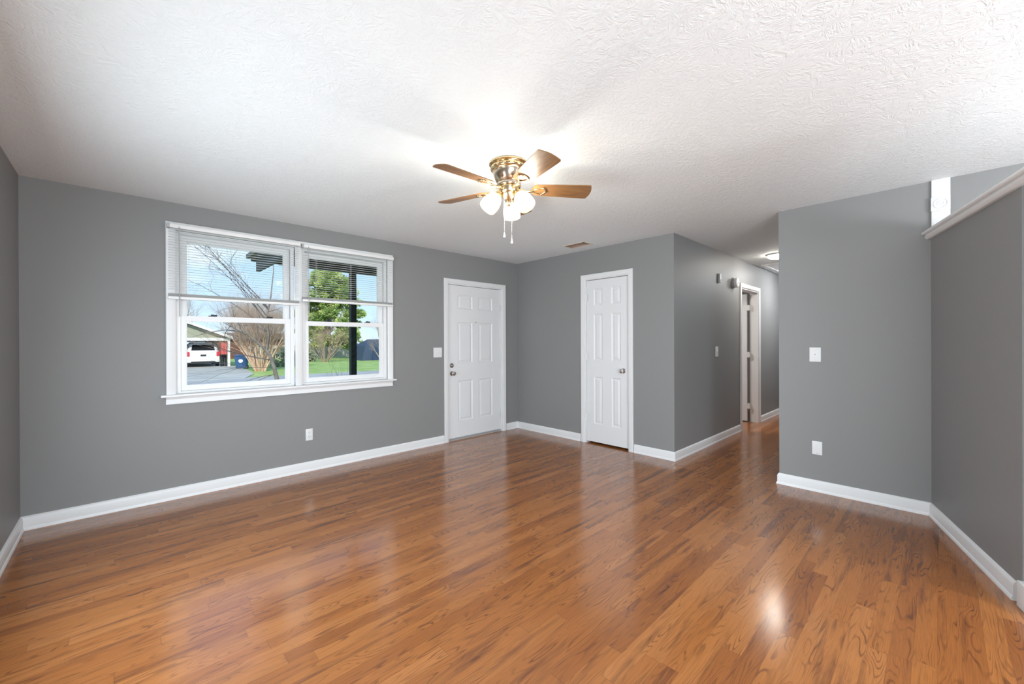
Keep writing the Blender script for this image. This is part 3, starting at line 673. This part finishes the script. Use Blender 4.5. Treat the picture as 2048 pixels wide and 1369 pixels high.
for k in range(5):
    a = math.radians(107-72*k)
    if proto is None:
        b_ = blade_mesh(); me = bpy.data.meshes.new('blade'); bmesh.ops.recalc_face_normals(b_.bm, faces=b_.bm.faces); b_.bm.to_mesh(me); b_.bm.free(); me.materials.append(BLADE)
        ob = bpy.data.objects.new('blade', me)
        i_ = iron_mesh(); mi = bpy.data.meshes.new('blade_bracket'); bmesh.ops.recalc_face_normals(i_.bm, faces=i_.bm.faces); i_.bm.to_mesh(mi); i_.bm.free(); mi.materials.append(BRASS)
        for p in mi.polygons: p.use_smooth = True
        oi = bpy.data.objects.new('blade_bracket', mi); proto = (ob, oi)
    else:
        ob, oi = proto[0].copy(), proto[1].copy()
    C.objects.link(ob); C.objects.link(oi); ob.parent = fan; oi.parent = ob
    ob.location = (0, 0, ZB-H); ob.rotation_euler = (0, 0, a); oi['label'] = 'brass blade bracket'
for az in (158, -82, 38):
    a = math.radians(az); rd = Vector((math.cos(a), math.sin(a), 0))
    c0 = Vector((FX, FY, H-.197))
    arm = MB().tube([c0+rd*.030, c0+rd*.050+Vector((0, 0, .004)), c0+rd*.066+Vector((0, 0, -.002)), c0+rd*.076+Vector((0, 0, -.012))], .008, 10)
    ax = (rd*.62+Vector((0, 0, -.78))).normalized(); s0 = c0+rd*.070+Vector((0, 0, -.008))
    arm.lathe([(0, -.004), (.018, -.004), (.024, .004), (.025, .020), (.022, .024)], s0, ax, 24)
    ar = arm.build('lamp_arm', BRASS, fan, 40)
    MB().lathe([(.020, .012), (.031, .018), (.044, .034), (.053, .056), (.058, .080), (.059, .104), (.056, .128), (.053, .130), (.055, .104), (.054, .080), (.049, .056), (.040, .036), (.028, .022), (.020, .016)], s0, ax, 36).build('lamp_shade', SHADE, ar, 60)
    MB().lathe([(0, .018), (.012, .022), (.013, .034), (.021, .048), (.029, .064), (.030, .076), (.025, .090), (.014, .100), (0, .103)], s0, ax, 16).build('bulb', BULBM, ar, 60)
for (dx, dy, z0, z1) in ((-.052, -.012, H-.19, 1.985), (-.018, -.045, H-.20, 1.945)):
    x, y = FX+dx, FY+dy; ch = MB().tube([(x+.3*-dx, y+.3*-dy, z0), (x, y, z0-.006), (x, y, z1)], .0016, 6)
    for k in range(0, int((z0-z1)/.009)): ch.sphere((x, y, z1+k*.009), .0024, 6)
    cho = ch.build('pull_chain', CHROME, fan, 60)
    MB().lathe([(0, 0), (.003, .002), (.004, .010), (.007, .022), (.0085, .030), (.006, .034), (0, .035)], (x, y, z1), (0, 0, -1), 14).build('pull_knob', PLASTIC, cho, 60)

# ------------------------------------------------------------------ porch
PX, PY = -1.728, 1.80
pr = thing('porch_roof', 'dark edge of the porch roof seen through the blinds', 'porch roof', (-1, 1.2, 2.3))
MB().slab(fz_(2.50), -2.90, 4.4, .165, 2.30, 0, .10).build('roof_deck', SOFFIT, pr)
MB().box(-2.72, 4.3, PY-.05, PY+.05, 2.335, 2.50).build('beam', SOFFIT, pr)
MB().box(-2.90, -2.86, .165, 2.26, 2.275, 2.50).build('side_fascia', POSTM, pr)
MB().box(-2.95, 4.4, 2.26, 2.36, 2.43, 2.54, .02).build('gutter', POSTM, pr)
for k in range(8): MB().box(-3.15-.0+.9*k if k else -3.02, -2.98+.9*k if k else -2.985, .165, 2.26, 2.44, 2.50).build('rafter', SOFFIT, pr)
pp = thing('porch_post', 'dark square porch post outside the right window', 'porch post', (PX, PY, -.25))
MB().box(PX-.042, PX+.042, PY-.042, PY+.042, -.25, 2.335, .004).build('post_shaft', POSTM, pp)
MB().box(PX-.065, PX+.065, PY-.065, PY+.065, -.25, -.17, .008).build('post_base', POSTM, pp)
tag(MB().slab(fz_(-.25), -3.0, 4.4, .165, 2.2, -.25, 0).build('porch_floor', DRIVE), 'concrete porch floor outside the front wall', 'porch floor', None, 'structure')

# ------------------------------------------------------------------ ground
G = -.45
struct(MB().slab(fz_(G), -120, 160, .17, 180, -.3, -.04).build('ground', GRASS), 'green lawns across the street', 'lawn')
struct(MB().slab(fz_(G), -120, 160, 8.0, 19.6, -.1, -.015).build('street', ROAD), 'grey street in front of the house', 'street')
dv = MB().prism([(-9, 19.3, G-.03), (.15, 19.3, G-.03), (1.05, 22.0, G-.03), (1.55, 26.0, G-.03), (1.75, 33.0, G-.03), (2.2, 40, G-.03), (-9, 40, G-.03)], (0, 0, .03))
struct(dv.build('driveway', DRIVE), 'pale concrete driveway leading to the carport', 'driveway')

# ------------------------------------------------------------------ trees
rnd = random.Random(7)
def jit(s): return Vector((rnd.uniform(-s, s), rnd.uniform(-s, s), rnd.uniform(-s, s)))
def grow(mb, p, d, L_, r, depth, spread=.55, sides=4, upb=.15, kids=(2, 3)):
    pts = [Vector(p)]; rs = [r]; d = Vector(d).normalized(); nseg = 4
    for k in range(nseg):
        d = (d+jit(.16)+Vector((0, 0, upb*.3))).normalized(); pts.append(pts[-1]+d*L_/nseg); rs.append(r*(1-.12*(k+1)))
    if depth == 0: rs[-1] = r*.25
    mb.tube(pts, rs, sides, cap=False)
    if depth == 0: return
    for k in range(rnd.randint(*kids)):
        i = rnd.choice((2, 3, 4, 4)); nd = (d+jit(spread)+Vector((0, 0, upb))).normalized()
        grow(mb, pts[i], nd, L_*rnd.uniform(.62, .85), rs[i]*.68, depth-1, spread, 3 if depth < 3 else sides, upb, kids)
# tan multi-stemmed shrub by the driveway
def multistem(name, label, loc, hgt, n, lean, stem_m, twig_m, group=None, depth=4, tw_n=3):
    t_ = thing(name, label, 'bare shrub', loc, group)
    s_ = MB(); tw = MB(); o = Vector(loc)
    for k in range(n):
        a = 2*math.pi*k/n+rnd.uniform(-.3, .3); l = rnd.uniform(.1, lean)
        d = Vector((math.cos(a)*l, math.sin(a)*l, 1)).normalized(); base = o+Vector((math.cos(a), math.sin(a), 0))*rnd.uniform(.05, .3)
        pts = [base]; L1 = hgt*rnd.uniform(.32, .46)
        for q in range(5): d = (d+jit(.06)+Vector((math.cos(a), math.sin(a), 0))*.02).normalized(); pts.append(pts[-1]+d*L1/5)
        r0 = rnd.uniform(.026, .045)*hgt/5
        s_.tube(pts, [r0*(1-.1*i) for i in range(6)], 6)
        for q in range(tw_n):
            grow(tw, pts[-1-q % 4], (d+jit(.35)).normalized(), hgt*rnd.uniform(.14, .22), r0*.46, depth, .6, 4, .16, (3, 4))
    s_.build('stems', stem_m, t_, 60); tw.build('twigs', twig_m, t_, 60)
    return t_
multistem('bare_shrub', 'tan bare shrub with many fanning stems beside the driveway', (1.95, 24.6, G-.04), 5.6, 34, .62, TANBARK, TWIG, tw_n=5)
multistem('bare_shrub', 'reddish bare shrub at the right window edge by the blue tarp shelter', (13.1, 31.0, G-.04), 3.4, 9, .6, TANBARK, TWIG, depth=3)
multistem('bare_shrub', 'low brown bare bush left of the green tree in the right window', (8.9, 33.5, G-.04), 4.4, 18, .85, TWIG, TWIG, depth=4)
multistem('bare_shrub', 'large tan bare bush rising behind the blue tarp shelter', (17.4, 35.6, G-.04), 5.0, 20, .6, TWIG, TWIG, depth=4)
# grey leaning tree close to the house
nt_ = thing('bare_tree', 'grey leaning bare tree close outside the left window', 'tree', (-1.90, 5.0, G-.04))
tr_ = MB(); P = lambda x, z, dy=0.: Vector((x, 5.0+dy, z))
tr_.tube([P(-1.86, G-.04), P(-1.90, .1), P(-1.955, .47), P(-2.03, .80), P(-2.10, 1.02), P(-2.16, 1.13)], [.055, .05, .042, .036, .032, .03], 8)
tr_.tube([P(-2.14, 1.10), P(-2.30, 1.29, .05), P(-2.46, 1.44, .1), P(-2.62, 1.51, .1), P(-2.83, 1.53, .15), P(-3.1, 1.47, .2), P(-3.35, 1.38, .25)], [.026, .022, .018, .014, .010, .007, .003], 6)
tr_.tube([P(-2.16, 1.12), P(-2.13, 1.4, -.05), P(-2.17, 1.8, -.1), P(-2.10, 2.2, -.1), P(-2.05, 2.7, -.1), P(-2.06, 3.3, -.1)], [.026, .022, .016, .012, .008, .002], 6)
tr_.build('trunk', BARK, nt_, 60)
tw = MB()
for (a, b, c_) in ((-2.30, 1.29, .5), (-2.55, 1.48, .4), (-2.15, 1.5, .5), (-2.12, 1.9, .6), (-2.8, 1.53, .4)):
    for q in range(2): grow(tw, P(a, b, .05), (rnd.uniform(-1, .5), rnd.uniform(-.5, .5), rnd.uniform(-.2, .9)), c_, .007, 3, .6, 3, .0)
for k in range(7):                                   # long limbs reaching up and left across the sky
    z = rnd.uniform(1.35, 2.15); x, y = -2.145, -.07
    pts = [P(x, z, y)]; d = Vector((rnd.uniform(-.80, -.30), rnd.uniform(-.3, .3), rnd.uniform(.40, .95))).normalized()
    for q in range(9): d = (d+jit(.10)).normalized(); pts.append(pts[-1]+d*.24)
    tw.tube(pts, [.011*(1-.095*i) for i in range(10)], 4, False)
    for q in range(2, 9): grow(tw, pts[q], (d+jit(.9)).normalized(), rnd.uniform(.2, .45), .005, 2, .6, 3, .0)
for k in range(6):                                   # low twigs in front of the drive
    q = rnd.uniform(.15, .95); grow(tw, P(-1.86-.25*q, q, .0), (rnd.choice((-1, -1, 1))*rnd.uniform(.6, 1), rnd.uniform(-.5, .3), rnd.uniform(-.45, .35)), rnd.uniform(.7, 1.1), .009, 3, .55, 4, .0)
tw.build('twigs', DARKBARK, nt_, 60)
rb = thing('bare_bush', 'thin dark bare bush low in front of the porch post', 'bush', (-1.1, 3.4, G-.04))
tw = MB()
for k in range(12): grow(tw, (-1.1+rnd.uniform(-.25, .25), 3.4+rnd.uniform(-.2, .2), G-.04), (rnd.uniform(-.6, .6), rnd.uniform(-.3, .3), 1), rnd.uniform(.55, .72), .009, 2, .5, 3, .1)
tw.build('twigs', DARKBARK, rb, 60)
# evergreen
def evergreen(name, label, loc, hgt, wid, n, seed, mat_, cat='tree', group=None, trunk=True, low=.0, fs=.20):
    rr = random.Random(seed); t_ = thing(name, label, cat, loc, group); m_ = MB(); o = Vector(loc); cl = []
    for k in range(46 if not trunk else 80):
        h = low+(1-low)*rr.random(); a = rr.uniform(0, 6.283)
        R_ = wid*(math.sin(math.pi*min(1, .18+.80*h))**.7 if trunk else math.sqrt(max(.05, 1-h*h)))*rr.uniform(.35, 1)
        cl.append((o+Vector((math.cos(a)*R_, math.sin(a)*R_, h*hgt)), rr.uniform(.16, .30)*wid))
    for k in range(n):
        c_, r_ = cl[rr.randrange(len(cl))]
        u_ = Vector((rr.gauss(0, 1), rr.gauss(0, 1), rr.gauss(0, 1))).normalized(); p = c_+Vector((u_.x*r_*1.3, u_.y*r_*1.3, u_.z*r_*.65))*rr.uniform(.6, 1.05)
        if p.z < o.z+.02: continue
        a_1 = (u_+Vector((rr.uniform(-.7, .7), rr.uniform(-.7, .7), rr.uniform(-.2, .9)))).normalized(); s_ = fs*rr.uniform(.6, 1.3)
        b_1 = a_1.orthogonal().normalized()*s_*.42; a_1 = a_1*s_
        m_.face([p-b_1, p+b_1, p+a_1+b_1*.3, p+a_1-b_1*.3])
    f_ = m_.build('foliage', mat_, t_)
    if trunk: MB().tube([o, o+Vector((0, 0, hgt*.5)), o+Vector((.1, 0, hgt*.92))], [.2, .14, .03], 8).build('trunk', BARK, t_, 60)
    return t_
evergreen('evergreen_tree', 'tall yellow green evergreen behind the porch post', (11.9, 41, G-.04), 9.4, 3.2, 42000, 3, NEEDLE, low=.15, fs=.19)
evergreen('hedge_bush', 'round pale green hedge bush left of the porch post', (8.0, 36.6, G-.04), 1.3, 1.0, 2600, 5, HEDGE, 'bush', None, False, fs=.16)
evergreen('hedge_bush', 'small green hedge bush behind the tan bare shrub', (4.6, 29.5, G-.04), 1.3, 1.2, 2200, 6, HEDGE, 'bush', None, False, fs=.15)
# far bare trees
GRP = 'bare trees on the skyline'
fb = thing('bare_tree', 'brown bare tree on the skyline left of the carport roof', 'tree', (1, 60, G-.04), GRP)
tw = MB(); o = Vector((1, 60, G-.04)); tw.tube([o, o+Vector((0, 0, 2.2))], [.28, .22], 6)
for k in range(7): grow(tw, o+Vector((0, 0, 2.0)), (rnd.uniform(-.8, .8), rnd.uniform(-.8, .8), 1), 2.2, .15, 5, .6, 4, .12, (3, 4))
fbt = tw.build('branches', TWIG, fb, 60)
for (x, y, rz, s, lab) in ((10, 62, 1.2, 1.0, 'brown bare tree on the skyline above the tan shrub'), (17, 58, 2.6, .95, 'brown bare tree on the skyline left of the evergreen'),
                           (27, 60, 4.0, .9, 'brown bare tree on the skyline right of the porch post'), (34, 66, 5.1, 1.0, 'brown bare tree on the skyline at the right window edge'), (-7, 70, 3.3, .9, 'brown bare tree on the skyline behind the carport')):
    c_ = fb.copy(); C.objects.link(c_); c_.location = (x, y, G-.04); c_.rotation_euler = (0, 0, rz); c_.scale = (s, s, s); c_['label'] = lab
    b2 = fbt.copy(); C.objects.link(b2); b2.parent = c_

# ------------------------------------------------------------------ carport with its things
cp = thing('carport', 'sage gabled carport with white beam and rake boards', 'carport', (-2.5, 31.5, G-.03))
y0c, y1c = 31.5, 38.5; apex = (-3.6, 3.78); re = (1.62, 1.62); le = (-8.8, 1.62)
MB().prism([(-8.6, y0c+.10, 1.62), (1.40, y0c+.10, 1.62), (apex[0], y0c+.10, apex[1]-.12)], (0, .14, 0)).build('gable', SIDING, cp)
rf = MB()
for (a, b) in ((apex, re), (apex, le)):
    rf.prism([(a[0], y0c-.3, a[1]), (b[0], y0c-.3, b[1]), (b[0], y0c-.3, b[1]+.10), (a[0], y0c-.3, a[1]+.10)], (0, y1c-y0c+.6, 0))
rf.build('roof', ROOF, cp)
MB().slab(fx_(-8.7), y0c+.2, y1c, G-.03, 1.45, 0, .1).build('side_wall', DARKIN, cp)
for (a, b) in ((apex, re), (apex, le)):
    MB().prism([(a[0], y0c-.36, a[1]-.09), (b[0], y0c-.36, b[1]-.09), (b[0], y0c-.36, b[1]+.10), (a[0], y0c-.36, a[1]+.10)], (0, .05, 0)).build('rake_board', OUTWHITE, cp)
MB().box(-8.7, 1.50, y0c, y0c+.16, 1.42, 1.62).build('beam', OUTWHITE, cp)
for x in (1.36, -4.2): MB().box(x, x+.14, y0c+.01, y0c+.15, G-.03, 1.42).build('post', OUTWHITE if x > 0 else OUTWHITE, cp)
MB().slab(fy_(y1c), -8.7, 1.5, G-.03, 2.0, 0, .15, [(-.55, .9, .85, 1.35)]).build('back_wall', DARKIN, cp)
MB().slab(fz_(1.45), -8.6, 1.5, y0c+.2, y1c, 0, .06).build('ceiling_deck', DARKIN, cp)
lk = thing('storage_locker', 'red storage locker standing in the carport right of the suv', 'locker', (1.165, 31.9, .42))
tbl = thing('workbench', 'dark bench under the red locker in the carport', 'bench', (1.165, 31.9, G-.03))
MB().box(.985, 1.345, 31.70, 32.10, .38, .42).build('bench_top', DARKIN, tbl)
for (x, y) in ((.99, 31.71), (1.29, 31.71), (.99, 32.04), (1.29, 32.04)): MB().box(x, x+.05, y, y+.05, G-.03, .38).build('leg', BLACK, tbl)
MB().box(.985, 1.345, 32.06, 32.10, G-.03, .38).build('back_panel', DARKIN, tbl)
MB().box(.995, 1.335, 31.72, 32.08, .42, 1.36, .02).build('locker_body', REDPAINT, lk)
MB().box(1.16, 1.17, 31.712, 31.722, .45, 1.33).build('door_gap', BLACK, lk)

car = thing('suv', 'white suv parked in the carport with its rear facing the street', 'car', (-.02, 32.0, G-.03), local=True, rz=math.radians(-3))
def car_loft(sections):
    """sections: (y, half width low, half width high, z low, z mid, z high)"""
    m_ = MB(); R_ = []
    for (y, wl, wm, wh, z0, z1_, z2) in sections:
        q = [(-wl*.92, z0), (-wl, z0+.12), (-wm, z1_), (-wh, z2-.06), (-wh+.10, z2), (wh-.10, z2), (wh, z2-.06), (wm, z1_), (wl, z0+.12), (wl*.92, z0)]
        R_.append([m_.bm.verts.new((x, y, z)) for x, z in q])
    n = 10
    for A, B in zip(R_, R_[1:]):
        for k in range(n): m_.bm.faces.new((A[k], A[(k+1) % n], B[(k+1) % n], B[k]))
    m_.bm.faces.new(R_[0]); m_.bm.faces.new(R_[-1][::-1]); return m_
car_loft([(.0, .90, .92, .86, .42, .80, 1.06), (.05, .95, .97, .82, .36, .86, 1.20), (.30, .97, .98, .76, .32, 1.02, 1.70), (.55, .97, .98, .74, .30, 1.04, 1.78), (2.6, .97, .98, .74, .30, 1.04, 1.80), (3.1, .97, .98, .72, .30, 1.04, 1.62), (3.65, .97, .97, .80, .30, 1.0, 1.14), (4.6, .95, .94, .78, .32, .92, 1.0), (4.85, .86, .86, .70, .40, .80, .88)]).build('body', CARWHITE, car, 30)
MB().prism([(-.68, .030, 1.22), (.68, .030, 1.22), (.60, .228, 1.62), (-.60, .228, 1.62)], (0, .03, .0)).build('rear_window', CARGLASS, car)
for s in (-1, 1):
    MB().prism([(s*.985, .62, 1.10), (s*.985, 2.95, 1.10), (s*.79, 2.55, 1.66), (s*.79, .70, 1.66)], (s*.012, 0, .004)).build('side_window', CARGLASS, car)
    MB().box(s*.86-.10, s*.86+.10, -.03, .12, .78, 1.12, .03).build('tail_light', TAIL, car, 40)
    MB().tube([(s*.66, .55, 1.84), (s*.66, .7, 1.87), (s*.66, 2.4, 1.88), (s*.66, 2.6, 1.84)], .022, 8).build('roof_rail', HUBM, car, 60)
    MB().box(s*1.02-.09, s*1.02+.09, 3.05, 3.15, 1.02, 1.18, .03).build('side_mirror', CARWHITE, car, 40)
    for y in (.85, 3.85):
        wh = MB().lathe([(.0, -.10), (.36, -.10), (.38, -.06), (.38, .06), (.36, .10), (.0, .10)], (s*.88, y, .38), (s, 0, 0), 28).build('wheel', TYRE, car, 40)
        MB().lathe([(0, .09), (.22, .105), (.23, .10), (.21, .112), (.06, .108), (0, .115)], (s*.88, y, .38), (s, 0, 0), 20).build('hub', HUBM, wh, 40)
MB().box(-.93, .93, -.09, .16, .36, .62, .05).build('rear_bumper', CARWHITE, car, 40)
MB().box(-.70, .70, -.10, .0, .36, .44, .02).build('bumper_step', BLACK, car, 40)
MB().box(-.16, .16, -.045, .02, .80, .92, .01).build('plate_recess', BLACK, car, 40)
MB().box(-.55, .55, .10, .42, 1.735, 1.775, .015).build('rear_spoiler', CARWHITE, car, 40)

bn = thing('recycling_bin', 'blue wheeled recycling bin with a white mark beside the driveway', 'bin', (1.62, 28.2, G-.04), local=True, rz=math.radians(-20))
bb = MB(); bq = [(-.29, -.30), (.29, -.30), (.29, .30), (-.29, .30)]; tq = [(-.36, -.38), (.36, -.38), (.36, .38), (-.36, .38)]
A = [bb.bm.verts.new((x, y, .06)) for x, y in bq]; B = [bb.bm.verts.new((x, y, .88)) for x, y in tq]
bb.bm.faces.new(A[::-1]); bb.bm.faces.new(B)
for k in range(4): bb.bm.faces.new((A[k], A[(k+1) % 4], B[(k+1) % 4], B[k]))
bmesh.ops.bevel(bb.bm, geom=bb.bm.edges[:], offset=.03, segments=2, affect='EDGES')
bb.build('bin_body', BINBLUE, bn, 40)
MB().box(-.38, .38, -.41, .40, .88, .95, .03).build('lid', BINBLUE, bn, 40)
for s in (-1, 1): MB().lathe([(0, -.03), (.11, -.03), (.11, .03), (0, .03)], (s*.30, .32, .11), (1, 0, 0), 20).build('wheel', TYRE, bn, 40)
MB().tube([(-.28, .42, .90), (-.28, .46, .93), (.28, .46, .93), (.28, .42, .90)], .018, 8).build('handle', BINBLUE, bn, 60)
lg = MB().lathe([(0, 0), (.13, 0), (.13, .004), (0, .004)], (0, -.365, .55), (0, -1, .095), 24)
lg.build('white_mark', OUTWHITE, bn)

tp = thing('tarp_shelter', 'blue tarp shelter at the right edge of the right window', 'shelter', (13.6, 34.5, G-.04))
MB().prism([(12.2, 33.4, G-.04), (15.4, 33.4, G-.04), (15.2, 33.4, .9), (13.9, 33.4, 1.55), (12.5, 33.4, .9)], (0, 2.6, 0)).build('tarp_cover', TARP, tp)
MB().prism([(13.2, 33.36, G-.04), (14.5, 33.36, G-.04), (14.4, 33.36, .7), (13.9, 33.36, .95), (13.3, 33.36, .7)], (0, .04, 0)).build('door_flap', mat('dark_tarp_flap', (.03, .055, .12), .6), tp)
nh = thing('neighbor_house', 'low red brown brick house behind the tan bare shrub', 'house', (6.5, 51, G-.04))
MB().box(3.2, 10.0, 49, 56, G-.04, 1.6).build('brick_walls', BRICK, nh)
MB().prism([(2.8, 48.6, 1.6), (10.4, 48.6, 1.6), (10.4, 52.5, 2.3), (2.8, 52.5, 2.3)], (0, .02, .10)).prism([(2.8, 56.4, 1.6), (10.4, 56.4, 1.6), (10.4, 52.5, 2.3), (2.8, 52.5, 2.3)], (0, .02, .10)).build('roof', mottled('brown_shingle', (.13, .09, .07), (.20, .15, .12), 6, .9), nh)
fe = thing('wooden_fence', 'pale weathered board fence along the back of the right lawn', 'fence', (16, 46, G-.04))
for k in range(44): MB().box(5.4+.42*k, 5.4+.42*k+.40, 45.98, 46.02, G-.04, .95+.02*(k % 3)).build('board', FENCEM, fe)
MB().box(5.4, 23.8, 46.02, 46.08, .45, .55).build('rail', FENCEM, fe)
